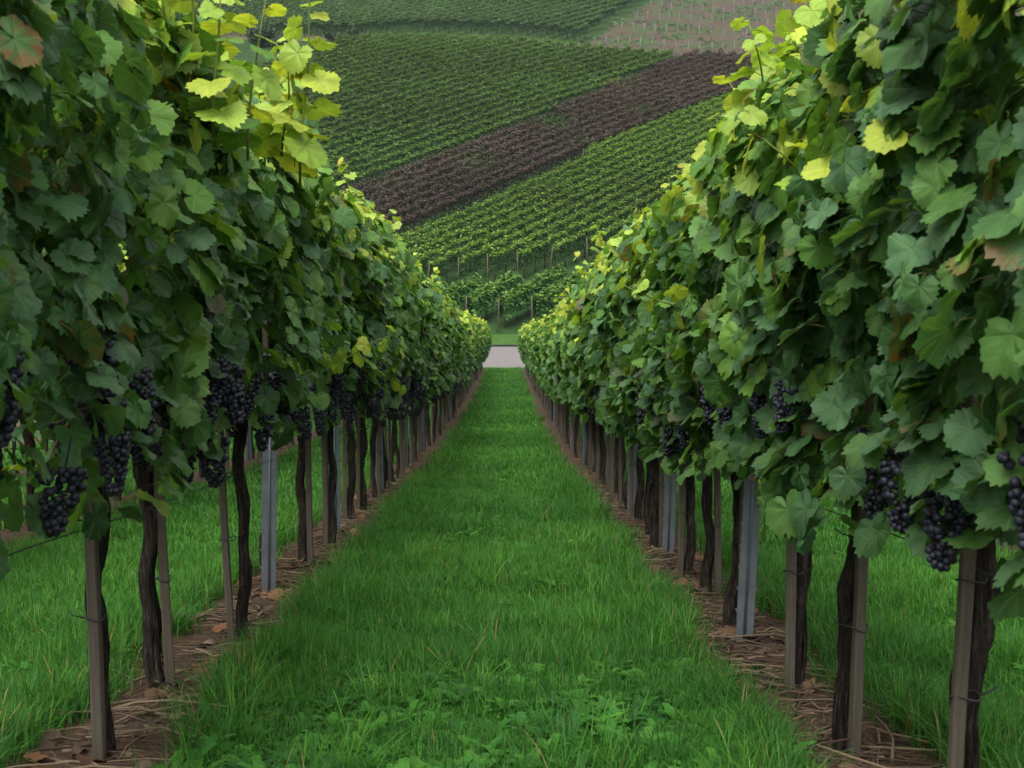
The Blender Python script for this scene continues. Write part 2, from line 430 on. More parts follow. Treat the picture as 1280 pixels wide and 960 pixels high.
def shoot(r, lod, length, lean=(.25, 0), size=.075, nl=9, young=.55):
    """a green shoot with its leaves, growing from the origin"""
    acc = Acc(); t = np.linspace(0, 1, 8)[:, None]
    a = r.uniform(0, 6.28); b = np.array([lean[0], lean[1], 0])
    pts = t * np.array([0, 0, length]) + t ** 2 * b * length + .03 * np.sin(t * 5 + a) * np.array([np.cos(a), np.sin(a), 0]) * t
    v, T, Q = tube(pts, np.linspace(.0045, .0018, 8), 5); acc.add(v, T, Q, (.13, .17, .035))
    f = np.linspace(.12, 1, nl); P = np.stack([np.interp(f, t[:, 0], pts[:, i]) for i in range(3)], 1)
    ang = a + np.arange(nl) * 2.6 + r.normal(size=nl) * .4
    out = np.stack([np.cos(ang), np.sin(ang), .25 + 0 * ang], 1)
    S = size * (1.1 - .62 * f) * r.uniform(.8, 1.15, nl)
    P = P + out * S[:, None] * .75
    N = np.stack([.5 * np.cos(ang), .5 * np.sin(ang), np.ones(nl)], 1) + .35 * r.normal(size=(nl, 3))
    Tp = out - np.array([0, 0, .5])
    C = leaf_colours(np.clip(.62 + .4 * f, 0, 1), r, young); rust = np.where(r.random(nl) < .10, .9, 0)
    add_leaves(acc, lod, P, N, Tp, S, C, r, rust)
    return acc

# grape bunches
def ico(sub):
    import bmesh
    bm = bmesh.new(); bmesh.ops.create_icosphere(bm, subdivisions=sub, radius=1)
    V = np.array([v.co[:] for v in bm.verts]); T = np.array([[v.index for v in f.verts] for f in bm.faces]); bm.free(); return V, T
def bunch(r, sub, nb, length=.15, rb=.0088):
    V0, T0 = ico(sub); acc = Acc()
    t = np.sort(r.random(nb) ** 1.25); pos = []
    for q in t:
        rad = (.040 * (1 - q) ** .6 + .004) * (.72 + .28 * np.sqrt(r.random())); a = r.uniform(0, 6.28)
        pos.append([rad * np.cos(a), rad * np.sin(a), -.012 - q * length])
    pos = np.array(pos)
    for _ in range(14):                                             # push overlapping berries apart
        d = pos[:, None] - pos[None]; L = np.linalg.norm(d, axis=-1) + np.eye(nb)
        mv = np.clip(rb * 1.5 - L, 0, None) * (1 - np.eye(nb)); pos += (d / L[..., None] * mv[..., None] * .35).sum(1)
    for p in pos:
        acc.add(V0 * rb * r.uniform(.72, 1.12) + p, T0, None)
    v, T, Q = tube([[0, 0, .05], [.003, 0, .02], [0, 0, -.05]], .002, 5); acc.add(v, T, Q)
    return acc

rb = np.random.default_rng(21)
BUNCH = {'hi': [bunch(rb, 2, 95, rb.uniform(.11, .15), .0085).build('bunch', M['grape']) for _ in range(5)],
         'mid': [bunch(rb, 1, 80, rb.uniform(.12, .15), .0090).build('bunch', M['grape']) for _ in range(3)],
         'low': [bunch(rb, 1, 34, .14, .0125).build('bunch', M['grape']) for _ in range(2)]}

def trunk(r, hi, H=.86, rad=.031, lean=None):
    k, sd = (44, 18) if hi else (16, 8)
    t = np.linspace(0, 1, k); lx, ly = lean if lean else (r.normal() * .02, r.normal() * .05)
    wx, wy = r.uniform(0, 6.28, 2)
    px = lx * (t - 0) + .013 * np.sin(t * 7 + wx) * np.sin(t * np.pi); py = ly * t + .016 * np.sin(t * 6 + wy) * np.sin(t * np.pi)
    px = px + .006 * np.sin(t * 19 + wy); py = py + .006 * np.sin(t * 17 + wx)
    pts = np.stack([px, py, -.05 + t * (H + .05)], 1)
    rr = rad * (1 + .30 * np.exp(-t / .07) + .20 * np.sin(t * 9 + r.uniform(0, 6)) * .5 + .35 * np.clip((t - .82) / .18, 0, 1))
    for _ in range(5): rr += rad * r.uniform(.04, .18) * np.exp(-((t - r.uniform(.1, .95)) / .035) ** 2)
    a = np.linspace(0, 2 * np.pi, sd, endpoint=False); j = np.ones((k, sd))
    for q in range(4): j += .07 * np.sin(a[None] * r.integers(3, 7) + t[:, None] * r.uniform(-9, 9) + r.uniform(0, 6))
    j += (.045 * r.normal(size=(k, sd)) + (.15 if hi else .06) * r.normal(size=(1, sd)) + (.05 * np.cumsum(r.normal(size=(k, sd)), 0) / 3 if hi else 0))
    acc = Acc(); v, T, Q = tube(pts, rr, sd, j); acc.add(v, T, Q)
    if hi:
        for _ in range(26):
            i0 = r.integers(0, k - 14); ln = r.integers(8, 18); ii = np.arange(i0, min(i0 + ln, k - 1)); an = r.uniform(0, 6.28) + .25 * r.normal() * np.linspace(0, 1, len(ii))
            lift = 1.02 + .03 * r.random() + .22 * r.random() ** 3 * np.linspace(1, 0, len(ii)) ** 3
            sp = pts[ii] + (rr[ii] * lift)[:, None] * np.stack([np.cos(an), np.sin(an), 0 * an], 1)
            v, T, Q = tube(sp, rad * r.uniform(.05, .16) * np.sin(np.linspace(.25, np.pi - .1, len(ii))), 4); acc.add(v, T, Q)
    top = pts[-1]
    for s in (-1, 1):                                               # the head forks along the row
        e = top + np.array([r.normal() * .02, s * r.uniform(.10, .18), r.uniform(.04, .12)])
        v, T, Q = tube([top - [0, 0, .05], (top + e) / 2 + [0, 0, .02], e], [rad * .85, rad * .6, rad * .35], sd // 2 + 2); acc.add(v, T, Q)
    return acc
rt = np.random.default_rng(5)
TRUNK = {'hi': [trunk(rt, True, rad=rt.uniform(.019, .024)).build('trunk', M['bark']) for _ in range(7)],
         'low': [trunk(rt, False, rad=rt.uniform(.019, .025)).build('trunk', M['bark']) for _ in range(6)]}
def cane(r):
    t = np.linspace(0, 1, 12); L = r.uniform(.38, .5)
    pts = np.stack([.03 * np.sin(t * 5 + r.uniform(0, 6)) + r.uniform(-.05, .05) * t, L * t, .80 + .22 * np.sin(t * 2.4) - .10 * t], 1)
    acc = Acc(); v, T, Q = tube(pts, np.linspace(.007, .0035, 12), 6); acc.add(v, T, Q); return acc
CANE = [cane(rt).build('cane', M['cane']) for _ in range(5)]

rf = np.random.default_rng(11)
FOL = {}
def fol_set(key, lod, nvar, H, hw, foot, count, size, strip, mat):
    FOL[key] = [foliage(rf, lod, H, hw, foot, count, size, strip).build('foliage', mat) for _ in range(nvar)]
fol_set('Lmid', 'mid', 7, 2.06, .30, .78, 960, .065, .55, M['leaf'])
fol_set('Rmid', 'mid', 7, 1.88, .24, .70, 940, .065, .2, M['leaf'])
fol_set('Llow', 'low', 5, 2.06, .30, .70, 760, .072, .30, M['leaf_plain'])
fol_set('Rlow', 'low', 5, 1.88, .24, .66, 740, .072, .15, M['leaf_plain'])
SHOOT = {'hi': [shoot(rf, 'hi', rf.uniform(.22, .42), (rf.normal() * .22, rf.normal() * .25)).build('shoot', M['leaf']) for _ in range(8)],
         'mid': [shoot(rf, 'mid', rf.uniform(.2, .4), (rf.normal() * .22, rf.normal() * .25)).build('shoot', M['leaf']) for _ in range(8)],
         'low': [shoot(rf, 'low', rf.uniform(.15, .32), (rf.normal() * .22, rf.normal() * .25)).build('shoot', M['leaf_plain']) for _ in range(5)]}

ORD = ['first', 'second', 'third', 'fourth', 'fifth', 'sixth', 'seventh', 'eighth', 'ninth', 'tenth', 'eleventh', 'twelfth', 'thirteenth', 'fourteenth',
       'fifteenth', 'sixteenth', 'seventeenth', 'eighteenth', 'nineteenth', 'twentieth']
rv = np.random.default_rng(17)
def make_vine(x, y, side, lod, label, group, uniq=False, main=True, lean=None, rad=None, full=True):
    """side 'L' or 'R': which row; the alley lies at +x of the left row and at -x of the right row"""
    al = 1 if side == 'L' else -1
    v = tag(empty('grape_vine', (x, y, nzv(x, y))), label, 'grape vine', group)
    if lean is not None or rad is not None:
        tm = trunk(rv, True, rad=(rad or .031) * .72, lean=lean or (0, 0)).build('trunk', M['bark'])
    else:
        S_ = TRUNK['hi' if lod == 'hi' or y < 12 else 'low']; tm = S_[rv.integers(len(S_))]
    put('trunk', tm, v, rot=(0, 0, 0 if lean else rv.uniform(0, 6.28)))
    H = 2.06 if side == 'L' else 1.88
    if uniq:
        fm = foliage(rv, 'hi', H, .27 if side == 'L' else .24, (.68 if y < 4 else .80) if side == 'L' else .67, 1150 if y > 3.3 else 1350, .061 if y > 3.3 else .055, .50 if side == 'L' else .2, mid=1. if y > 3.3 else .35).build('foliage', M['leaf'])
        put('foliage', fm, v)
    else:
        S_ = FOL[side + ('mid' if lod != 'low' else 'low')]; fm = S_[rv.integers(len(S_))]
        put('foliage', fm, v, rot=(0, 0, math.pi * rv.integers(2)), scale=(rv.uniform(.9, 1.12), 1, rv.uniform(.95, 1.06)))
    if not full: return v
    if lod != 'low':
        for s in (0, math.pi): put('cane', CANE[rv.integers(5)], v, rot=(0, 0, s + rv.normal() * .06))
    nb = {'hi': 15, 'mid': 18, 'low': 12}[lod] if side == 'L' else {'hi': 12 if y > 3.3 else 5, 'mid': 12, 'low': 8}[lod]
    for k in range(nb):
        S_ = BUNCH[lod]
        d = .30 if side == 'L' else .24
        put('grape_cluster', S_[rv.integers(len(S_))], v, (al * rv.uniform(.06, d) if rv.random() < .8 else -al * rv.uniform(.02, d), rv.uniform(-.5, .5), rv.uniform(.80 if y < 3.3 else .85, .98 if y < 3.3 and side == 'R' else 1.13)),
            (rv.normal() * .12, rv.normal() * .12, rv.uniform(0, 6.28)), (rv.uniform(.75, 1.1),) * 3)
    ns = {'hi': 6, 'mid': 7, 'low': 4}[lod]
    for k in range(ns):
        S_ = SHOOT[lod]
        put('shoot', S_[rv.integers(len(S_))], v, (rv.uniform(-.2, .2), rv.uniform(-.5, .5), H - rv.uniform(.12, .3)), (0, 0, rv.uniform(0, 6.28)), (rv.uniform(.8, 1.2),) * 3)
    return v

# (y, trunk x, lean, radius) of the vines nearest the camera, then regular spacing
LEFT = [(1.65, -1.08, None, None), (2.62, -1.09, None, None), (3.68, -1.085, (.02, .02), .028), (4.5, -1.135, (-.02, .0), .034), (5.36, -1.012, (.01, .0), .026),
        (6.75, -1.155, (.0, .0), .026), (7.6, -1.11, (.03, .02), .031), (8.35, -1.03, (-.02, .02), .028), (9.75, -1.07, (.0, .02), .031), (10.6, -1.07, None, None), (11.6, -1.09, None, None), (12.5, -1.085, None, None)]
RIGHT = [(1.85, .93, None, None), (2.8, .945, (.0, .0), .034), (3.7, .895, (.055, .02), .030), (4.42, .935, (-.02, .0), .032), (5.55, .902, (.02, .02), .028),
         (6.5, .935, (.0, .02), .029), (7.0, .92, (-.02, .02), .028), (8.1, .87, (-.03, .0), .030), (8.8, .90, (.0, .02), .030), (9.7, .92, None, None), (10.45, .915, None, None), (11.2, .91, None, None)]
y = 13.2
while y < 64:
    LEFT.append((y, -1.085 + rv.normal() * .02, None, None)); y += .95 + rv.normal() * .04
y = 12.0
while y < 64:
    RIGHT.append((y, .915 + rv.normal() * .02, None, None)); y += .97 + rv.normal() * .04

LNOTE = {2: 'with the thin trunk behind the nearest stake', 3: 'with a thick bark trunk beside its stake', 4: 'with a dark trunk half hidden by its stake',
         5: 'right behind the first steel post', 6: 'with a leaning trunk beyond the first steel post'}
RNOTE = {1: 'with a thick fluted trunk nearest the camera', 2: 'with a trunk bending behind its stake', 3: 'with a straight thick trunk right of its stake',
         4: 'with a trunk just behind the first steel post'}
for side, rows, word, note in (('L', LEFT, 'left', LNOTE), ('R', RIGHT, 'right', RNOTE)):
    for i, (y, x, lean, rad) in enumerate(rows):
        lod = 'hi' if y < 7.2 else 'mid' if y < 22 else 'low'
        grp = f'vines of the {word} row along the grass alley'
        if i < 20: lab = f'{ORD[i]} grape vine in the {word} row' + (', ' + note[i] if i in note else '')
        else: lab = f'distant grape vine in the {word} row, one of the crowded ones near the road'
        make_vine(x, y, side, lod, lab, grp if i < 20 else f'far vines of the {word} row', uniq=y < 8.5, lean=lean, rad=rad)

# a few shoots that stand out of the outline
def place_shoot(v, loc, length, lean, size, nl, young, rot=(0, 0, 0)):
    put('shoot', shoot(rv, 'hi', length, lean, size, nl, young).build('shoot', M['leaf']), v, loc, rot)
byside = {'L': [o for o in COL.objects if o.name.startswith('grape_vine') and o.location.x < 0 and o.location.x > -2], 'R': [o for o in COL.objects if o.name.startswith('grape_vine') and 0 < o.location.x < 2]}
near = lambda sd, yy: min(byside[sd], key=lambda o: abs(o.location.y - yy))
def at_world(sd, x, y, h): v = near(sd, y); return v, (x - v.location.x, y - v.location.y, h + g(x, y) - v.location.z)
for sd, x, y, h, L_, lean, size, nl, yg, rot in [
    ('L', -.60, 4.25, 1.60, .56, (.10, 0), .08, 14, .75, (0, 0, 0)), ('L', -.66, 4.3, 1.70, .34, (.2, 0), .072, 11, .6, (0, 0, 0)), ('L', -.68, 3.85, 1.62, .42, (.15, 0), .07, 11, .4, (0, 0, 0)), ('L', -.78, 3.95, 1.70, .40, (.1, .1), .07, 11, .45, (0, 0, 0)), ('L', -.70, 3.5, 1.62, .36, (.1, 0), .07, 10, .35, (0, 0, 0)), ('L', -.78, 3.6, 1.70, .40, (.1, 0), .075, 11, .5, (0, 0, 0)),
    ('R', .80, 6.8, 1.66, .32, (-.05, 0), .062, 8, .6, (0, 0, 0)), ('R', .80, 4.7, 1.66, .34, (-.2, 0), .075, 8, .7, (0, 0, 0)), ('R', .84, 4.1, 1.64, .40, (-.1, .1), .08, 8, .7, (0, 0, 0)),
    ('R', .80, 5.1, 1.20, .42, (-.1, 0), .07, 7, .35, (0, R(-60), 0)), ('R', .78, 3.2, 1.35, .36, (-.1, 0), .085, 6, .3, (0, R(-40), 0)), ('L', -.85, 5.9, 1.05, .42, (.1, 0), .07, 7, .4, (0, R(65), 0)),
    ('L', -.80, 9.5, 1.75, .33, (.3, 0), .07, 8, .5, (0, 0, 0))]:
    v, loc = at_world(sd, x, y, h); place_shoot(v, loc, L_, lean, size, nl, yg, rot)

# neighbouring rows seen under and behind the canopies
for side, x0, ya, yb, word in (('L', -3.085, 4.2, 40, 'second row to the left'), ('R', 2.915, 4.6, 34, 'second row to the right'),
                               ('L', -5.085, 9, 36, 'third row to the left'), ('R', 4.915, 9, 30, 'third row to the right')):
    y = ya
    while y < yb:
        v = make_vine(x0 + rv.normal() * .02, y, side, 'low', f'dark trunked grape vine in the {word}, seen under the near leaves', f'vines of the {word}', full=False)
        y += 1.0 + rv.normal() * .05

# ------------------------------------------------------------------ stakes, steel posts, wires
def stake_mesh(h, wd, r):
    acc = Acc(); k = 7; zz = np.linspace(-.1, h, k)
    pts = np.stack([.004 * np.sin(zz * 3 + r.uniform(0, 6)), .004 * np.sin(zz * 4 + r.uniform(0, 6)), zz], 1)
    c = wd / 2; b = wd * .10
    pr = np.array([(-c + b, -c), (c - b, -c), (c, -c + b), (c, c - b), (c - b, c), (-c + b, c), (-c, c - b), (-c, -c + b)])
    V = np.concatenate([np.column_stack([pr + p[:2] + r.normal(size=pr.shape) * .0004, np.full(8, p[2])]) for p in pts])
    i = np.arange(8); j = (i + 1) % 8
    Q = np.concatenate([np.stack([q * 8 + i, q * 8 + j, q * 8 + 8 + j, q * 8 + 8 + i], 1) for q in range(k - 1)])
    V = np.concatenate([V, [[pts[-1][0], pts[-1][1], h]]]); o = (k - 1) * 8
    acc.add(V, np.stack([np.full(8, len(V) - 1), o + i, o + j], 1), Q); return acc
rs = np.random.default_rng(31)
STAKE = [stake_mesh(rs.uniform(1.15, 1.3), rs.uniform(.026, .032), rs).build('stake', M['wood'], smooth=False) for _ in range(6)]
def tie_mesh(rx, ry, r):
    a = np.linspace(0, 2 * np.pi, 25); p = np.stack([rx * np.cos(a), ry * np.sin(a), .006 * np.sin(a * 2)], 1)
    acc = Acc(); v, T, Q = tube(p, .0022, 5); acc.add(v, T, Q)
    v, T, Q = tube([[rx, 0, 0], [rx + .02, .004, .006], [rx + .035, -.004, .018]], .002, 5); acc.add(v, T, Q); return acc.build('tie', M['tie'])
TIE = tie_mesh(.030, .021, rs)
def make_stake(x, y, label, group, tie=True, dx=0.0, tilt=(0, 0)):
    s = tag(empty('wooden_stake', (x, y, nzv(x, y))), label, 'stake', group); s.rotation_euler = (tilt[0], tilt[1], 0)
    put('shaft', STAKE[rs.integers(6)], s, rot=(0, 0, rs.normal() * .12))
    if tie:
        for zt in ([.36 + rs.normal() * .03, .62 + rs.normal() * .03] if y < 7 else [.40]):
            put('tie_wire', TIE, s, (dx * .22, 0, zt), (rs.normal() * .08, rs.normal() * .08, 0 if dx >= 0 else math.pi))
    return s
LST = {2: -1.075, 3: -1.09, 4: -1.045, 5: -1.125, 6: -1.06, 7: -1.07, 8: -1.11, 9: -1.10}
RST = {1: .905, 2: .93, 3: .90, 4: .93, 5: .985, 6: .875, 7: .90, 8: .935}
for side, rows, st, word in (('L', LEFT, LST, 'left'), ('R', RIGHT, RST, 'right')):
    for i, (y, x, lean, rad) in enumerate(rows):
        sx = st.get(i, x + rs.choice([-1, 1]) * rs.uniform(.045, .06))
        lab = f'weathered square wooden stake tied to the {ORD[i]} vine of the {word} row' if i < 20 else f'small far wooden stake in the {word} row near the road'
        if i < 1: continue
        make_stake(sx, y - (.055 if abs(sx - x) < .04 else .012), lab, f'wooden stakes of the {word} row' if i < 20 else f'far wooden stakes of the {word} row', tie=y < 20, dx=x - sx,
                   tilt=(rs.normal() * .012, rs.normal() * .012 if y > 4.1 else 0.0))
for side, x0, ys_, word in (('L', -3.085, np.arange(6, 24, 1.9), 'second row to the left'), ('R', 2.915, np.arange(6.5, 22, 1.9), 'second row to the right')):
    for y in ys_:
        make_stake(x0 + .05, y + rs.normal() * .1, f'thin wooden stake in the {word} seen under the near leaves', f'stakes of the {word}', tie=False)

def steel_post_mesh():
    """open profile: web, two flanges with turned-in lips, hooks punched out along the flanges"""
    t = .0028; wb = .032; fl = .042; lip = .012
    out = [(-wb + lip, fl), (-wb, fl), (-wb, 0), (wb, 0), (wb, fl), (wb - lip, fl)]
    inn = [(-wb + lip, fl - t), (-wb + t, fl - t), (-wb + t, t), (wb - t, t), (wb - t, fl - t), (wb - lip, fl - t)]
    pr = np.array(out + inn[::-1]); k = len(pr); acc = Acc()
    # a rib in the web
    V = np.concatenate([np.column_stack([pr, np.full(k, z)]) for z in (-.15, 1.12)])
    i = np.arange(k); j = (i + 1) % k
    Q = [(a, b, k + b, k + a) for a, b in zip(i, j)]
    cap = [(q, q + 1, k - 2 - q, k - 1 - q) for q in range(5)]
    Q += [tuple(k + np.array(c)) for c in cap] + [c[::-1] for c in cap]
    acc.add(V, None, Q)
    return acc.build('profile', M['steel'], smooth=False)
def rib_mesh():
    acc = Acc(); v, T, Q = tube([[0, -.0005, -.15], [0, -.0005, 1.12]], .006, 8); acc.add(v, T, Q); return acc.build('rib', M['steel'])
def hook_mesh():
    acc = Acc(); v, Q = box(-.002, .003, -.009, .009, -.005, .005); v[4:, 0] += .0035; acc.add(v, None, Q); return acc.build('wire_hook', M['steel'], smooth=False)
POST, RIB, HOOK = steel_post_mesh(), rib_mesh(), hook_mesh()
def make_post(x, y, label, group, rz, hooks=True, tilt=0.):
    p = tag(empty('steel_post', (x, y, nzv(x, y)), rz), label, 'post', group); p.rotation_euler[1] = tilt
    put('profile', POST, p); put('rib', RIB, p)
    if hooks:
        for z in np.arange(.12, .95, .085):
            for s in (-1, 1): put('wire_hook', HOOK, p, (s * .0335, .018, z), (0, 0, 0 if s > 0 else math.pi))
    return p
LPOST = [6.45, 9.15, 12.35] + [15.6 + 3.15 * k for k in range(16)]
RPOST = [5.3, 7.85, 10.35, 13.3] + [16.4 + 3.15 * k for k in range(16)]
for rows, x0, word, rz in ((LPOST, -1.105, 'left', .45), (RPOST, .918, 'right', -.35)):
    for i, y in enumerate(rows):
        lab = f'grey galvanised steel trellis post, {ORD[i]} from the front in the {word} row'
        make_post(x0 + rs.normal() * .008, y, lab, f'steel posts of the {word} row', rz + rs.normal() * .15, hooks=y < 11, tilt=(.03 if i == 0 else rs.normal() * .01))
for x0, word, yy in ((-3.085, 'left', (7.5, 10.6, 13.8, 17, 20)), (2.915, 'right', (8.2, 11.4, 14.5, 18))):
    for y in yy:
        make_post(x0, y, f'grey steel trellis post in the second row to the {word}', f'steel posts of the second {word} row', .4, hooks=False)

for x0, word in ((-1.085, 'left'), (.915, 'right')):
    for z0, what in ((.66, 'low fruiting wire below the grapes'), (1.15, 'middle wire inside the leaves'), (1.6, 'top wire inside the leaves')):
        yy = np.linspace(1, 63.5, 90); off = {.66: .022, 1.15: -.03, 1.6: .03}[z0]
        acc = Acc(); v, T, Q = tube(np.stack([np.full(90, x0 + off), yy, gz(0, yy) + z0 - .012 * np.abs(np.sin(yy * 1.0))], 1), .0019, 5); acc.add(v, T, Q)
        tag(put('trellis_wire', acc.build('wire', M['wire'])), f'thin grey trellis wire of the {word} row, {what}', 'wire', f'trellis wires of the {word} row')

# ------------------------------------------------------------------ grass, weeds, litter
rg = np.random.default_rng(41)
def blades(name, xa, xb, bands, mat, colours, edge_pull=1.0):
    acc = Acc()
    for ya, yb, dens, L, Wd in bands:
        k = int((xb - xa) * (yb - ya) * dens); x = rg.uniform(xa, xb, k); y = rg.uniform(ya, yb, k)
        d = rowdist(x); lim = .235 + .10 * fnoise(x, y, 3.0, 9) + .09 * fnoise(x, y, 9, 10) + .05 * rg.normal(size=k)
        ok = d > lim; x, y, d = x[ok], y[ok], d[ok]; k = len(x)
        tuft = fnoise(x, y, 6, 12) ; tuft2 = fnoise(x, y, 1.6, 13)
        ln = L * (.62 + .38 * rg.random(k) + .50 * tuft) * (1 + .35 * np.exp(-((d - .33) / .14) ** 2)); ln *= np.where((y < 4.6) & (np.abs(x + .1) < .75) & (fnoise(x, y, 3.2, 51) > -.42), .80, 1); ln = np.clip(ln, .025, .4)
        a = rg.uniform(0, 2 * np.pi, k) * .9 + 2 * fnoise(x, y, 4, 15); bend = ln * np.clip(.62 + .38 * rg.normal(size=k), .05, 1.35)
        bx, by = np.cos(a), np.sin(a); wd = Wd * rg.uniform(.7, 1.3, k)
        base = np.stack([x, y, near_z(x, y) - .004], 1); sx, sy = -by * wd / 2, bx * wd / 2
        nseg = 3 if yb <= 13 else 2; rows = []
        for q in range(nseg + 1):
            t = q / nseg; c = base + np.stack([bx * bend * t ** 2, by * bend * t ** 2, ln * (t - .36 * t * t * (bend / ln))], 1)
            if q == nseg: rows.append(c[:, None])
            else:
                s_ = np.stack([sx, sy, 0 * sx], 1) * (1 - .45 * t); rows.append(np.stack([c - s_, c + s_], 1))
        V = np.concatenate(rows, 1); nv = V.shape[1]; o = (np.arange(k) * nv)[:, None]
        Q = np.concatenate([o + np.array([2 * q, 2 * q + 1, 2 * q + 3, 2 * q + 2]) for q in range(nseg - 1)])
        T = o + np.array([2 * nseg - 2, 2 * nseg - 1, 2 * nseg])
        C = colours[rg.integers(0, len(colours), k)] * rg.uniform(.6, 1.5, (k, 1)) * (1 + .38 * tuft2[:, None] * np.array([1.2, .9, .8]))
        dry = rg.random(k) < .007 + .06 * np.exp(-((d - .24) / .06) ** 2); C[dry] = np.array([.24, .17, .075]) * rg.uniform(.7, 1.2, (dry.sum(), 1))
        acc.add(V.reshape(-1, 3), T, Q, np.repeat(C, nv, 0))
    o = put(name, acc.build(name, mat)); return o
GC = np.array([[.027, .108, .013], [.039, .136, .016], [.058, .164, .021], [.032, .120, .022]])
tag(blades('alley_grass', -1.085, .915, [(2.4, 5.2, 12000, .135, .0032), (5.2, 8, 7500, .12, .0040), (8, 13, 3600, .11, .0055), (13, 24, 1000, .10, .010), (24, 40, 420, .09, .016), (40, 65.4, 200, .08, .024)], M['grass'], GC),
    'lush green grass covering the alley between the two vine rows', 'grass', kind='stuff')
for x0, x1, word in ((-3.085, -1.085, 'left'), (.915, 2.915, 'right')):
    tag(blades('side_grass', x0, x1, [(2.4, 5.2, 8000, .135, .0034), (5.2, 8, 5500, .13, .0044), (8, 13, 1900, .11, .0075), (13, 24, 800, .10, .012), (24, 40, 150, .09, .02)], M['grass'], GC),
        f'green grass in the next alley on the {word}, seen between the trunks', 'grass', kind='stuff')
for x0, x1, word in ((-7.085, -3.085, 'left'), (2.915, 6.915, 'right')):
    tag(blades('outer_grass', x0, x1, [(6, 14, 900, .11, .010), (14, 30, 350, .10, .016)], M['grass'], GC),
        f'green grass beyond the second vine row on the {word}', 'grass', kind='stuff')
tag(blades('verge_grass', -6, 6, [(64.4, 65.6, 260, .10, .02)], M['grass'], GC), 'grass edge along the pale road', 'grass', kind='stuff')

# taller tufts that lean out of the sward, most of them along the edges of the bare strips
acc = Acc()
for _ in range(520):
    cy = 3 + 11 * rg.random() ** 1.5
    cx = rg.choice([rg.uniform(-.84, .68), -1.085 + rg.choice([-1, 1]) * rg.uniform(.22, .36), .915 + rg.choice([-1, 1]) * rg.uniform(.22, .36)])
    k = int(rg.integers(14, 46)); a = rg.uniform(0, 6.28, k); L = rg.uniform(.12, .27) * rg.uniform(.55, 1.1, k); sp = rg.uniform(.2, 1.0, k); col = GC[rg.integers(4)] * rg.uniform(.75, 1.35)
    x = cx + .025 * rg.normal(size=k); y = cy + .025 * rg.normal(size=k); base = np.stack([x, y, near_z(x, y)], 1); s_ = np.stack([-np.sin(a), np.cos(a), 0 * a], 1) * .0019; dirn = np.stack([np.cos(a), np.sin(a), 0 * a], 1)
    rows = []
    for q in range(5):
        t = q / 4; c = base + dirn * (L * sp * t ** 1.8)[:, None] + np.array([0, 0, 1]) * (L * (t - .45 * sp * t * t))[:, None]
        rows.append(c[:, None] if q == 4 else np.stack([c - s_ * (1 - .5 * t), c + s_ * (1 - .5 * t)], 1))
    V = np.concatenate(rows, 1); o = (np.arange(k) * 9)[:, None]; Q = np.concatenate([o + np.array([2 * q, 2 * q + 1, 2 * q + 3, 2 * q + 2]) for q in range(3)])
    C = col[None] * rg.uniform(.7, 1.35, (k, 1)); dry = rg.random(k) < .02; C[dry] = [.22, .16, .07]
    acc.add(V.reshape(-1, 3), o + np.array([6, 7, 8]), Q, np.repeat(C, 9, 0))
tag(put('grass_tufts', acc.build('grass_tufts', M['grass'])), 'longer leaning grass tufts along the alley and the edges of the soil', 'grass', kind='stuff')

# broad weed leaves among the grass
acc = Acc()
def strap_leaf(r, L, Wd, nseg=6, tooth=.15):
    t = np.linspace(0, 1, nseg + 1); wv = Wd * np.sin(np.pi * np.clip(t * .92 + .05, 0, 1)) ** .7 * (1 + tooth * np.where(np.arange(nseg + 1) % 2, 1, -1)); wv[-1] = .002
    el = r.uniform(.75, 1.3); yy = L * (t * np.cos(el) + .35 * t * t * (1 - np.cos(el))); zz = L * (t * np.sin(el) - .45 * t * t)
    V = np.concatenate([np.stack([-wv, yy, zz + .25 * wv], 1), np.stack([0 * wv, yy, zz], 1), np.stack([wv, yy, zz + .25 * wv], 1)]); m_ = nseg + 1; i = np.arange(nseg)
    Q = np.concatenate([np.stack([a * m_ + i, (a + 1) * m_ + i, (a + 1) * m_ + i + 1, a * m_ + i + 1], 1) for a in (0, 1)]); return V, Q
def rosette(cx, cy, nl, L, col):
    a0 = rg.uniform(0, 6.28)
    for q in range(nl):
        V, Q = strap_leaf(rg, L * rg.uniform(.7, 1.2), L * rg.uniform(.11, .20)); a = a0 + q * 6.28 / nl + rg.normal() * .25; c_, s_ = np.cos(a), np.sin(a)
        V = np.stack([V[:, 0] * c_ - V[:, 1] * s_, V[:, 0] * s_ + V[:, 1] * c_, V[:, 2]], 1) + [cx, cy, nzv(cx, cy) + .02]
        acc.add(V, None, Q, np.asarray(col) * rg.uniform(.75, 1.3))
WC = np.array([[.038, .140, .018], [.052, .165, .022], [.028, .112, .018]])
for _ in range(520):
    yy = 3.2 + 1.5 * rg.random() ** 1.8; xx = rg.uniform(-.84, .62) if rg.random() < .8 else rg.uniform(-.84, .75)
    if fnoise(np.array(xx), np.array(yy), 3.2, 51) < -.42: continue
    rosette(xx, yy, rg.integers(4, 8), rg.uniform(.055, .105), WC[rg.integers(3)])
for _ in range(90):
    yy = rg.uniform(5, 14); xx = rg.uniform(-.82, .75)
    if fnoise(np.array(xx), np.array(yy), 2.2, 51) < .05: continue
    rosette(xx, yy, rg.integers(4, 7), rg.uniform(.06, .10), WC[rg.integers(3)])
for _ in range(120):
    yy = rg.uniform(3, 9); xx = rg.choice([rg.uniform(-2.7, -1.35), rg.uniform(1.2, 2.5)]); rosette(xx, yy, rg.integers(4, 7), rg.uniform(.06, .11), WC[rg.integers(3)])
tag(put('broad_leaf_weeds', acc.build('broad_leaf_weeds', M['grass'])), 'broad light green weed leaves growing in the alley grass', 'weeds', kind='stuff')

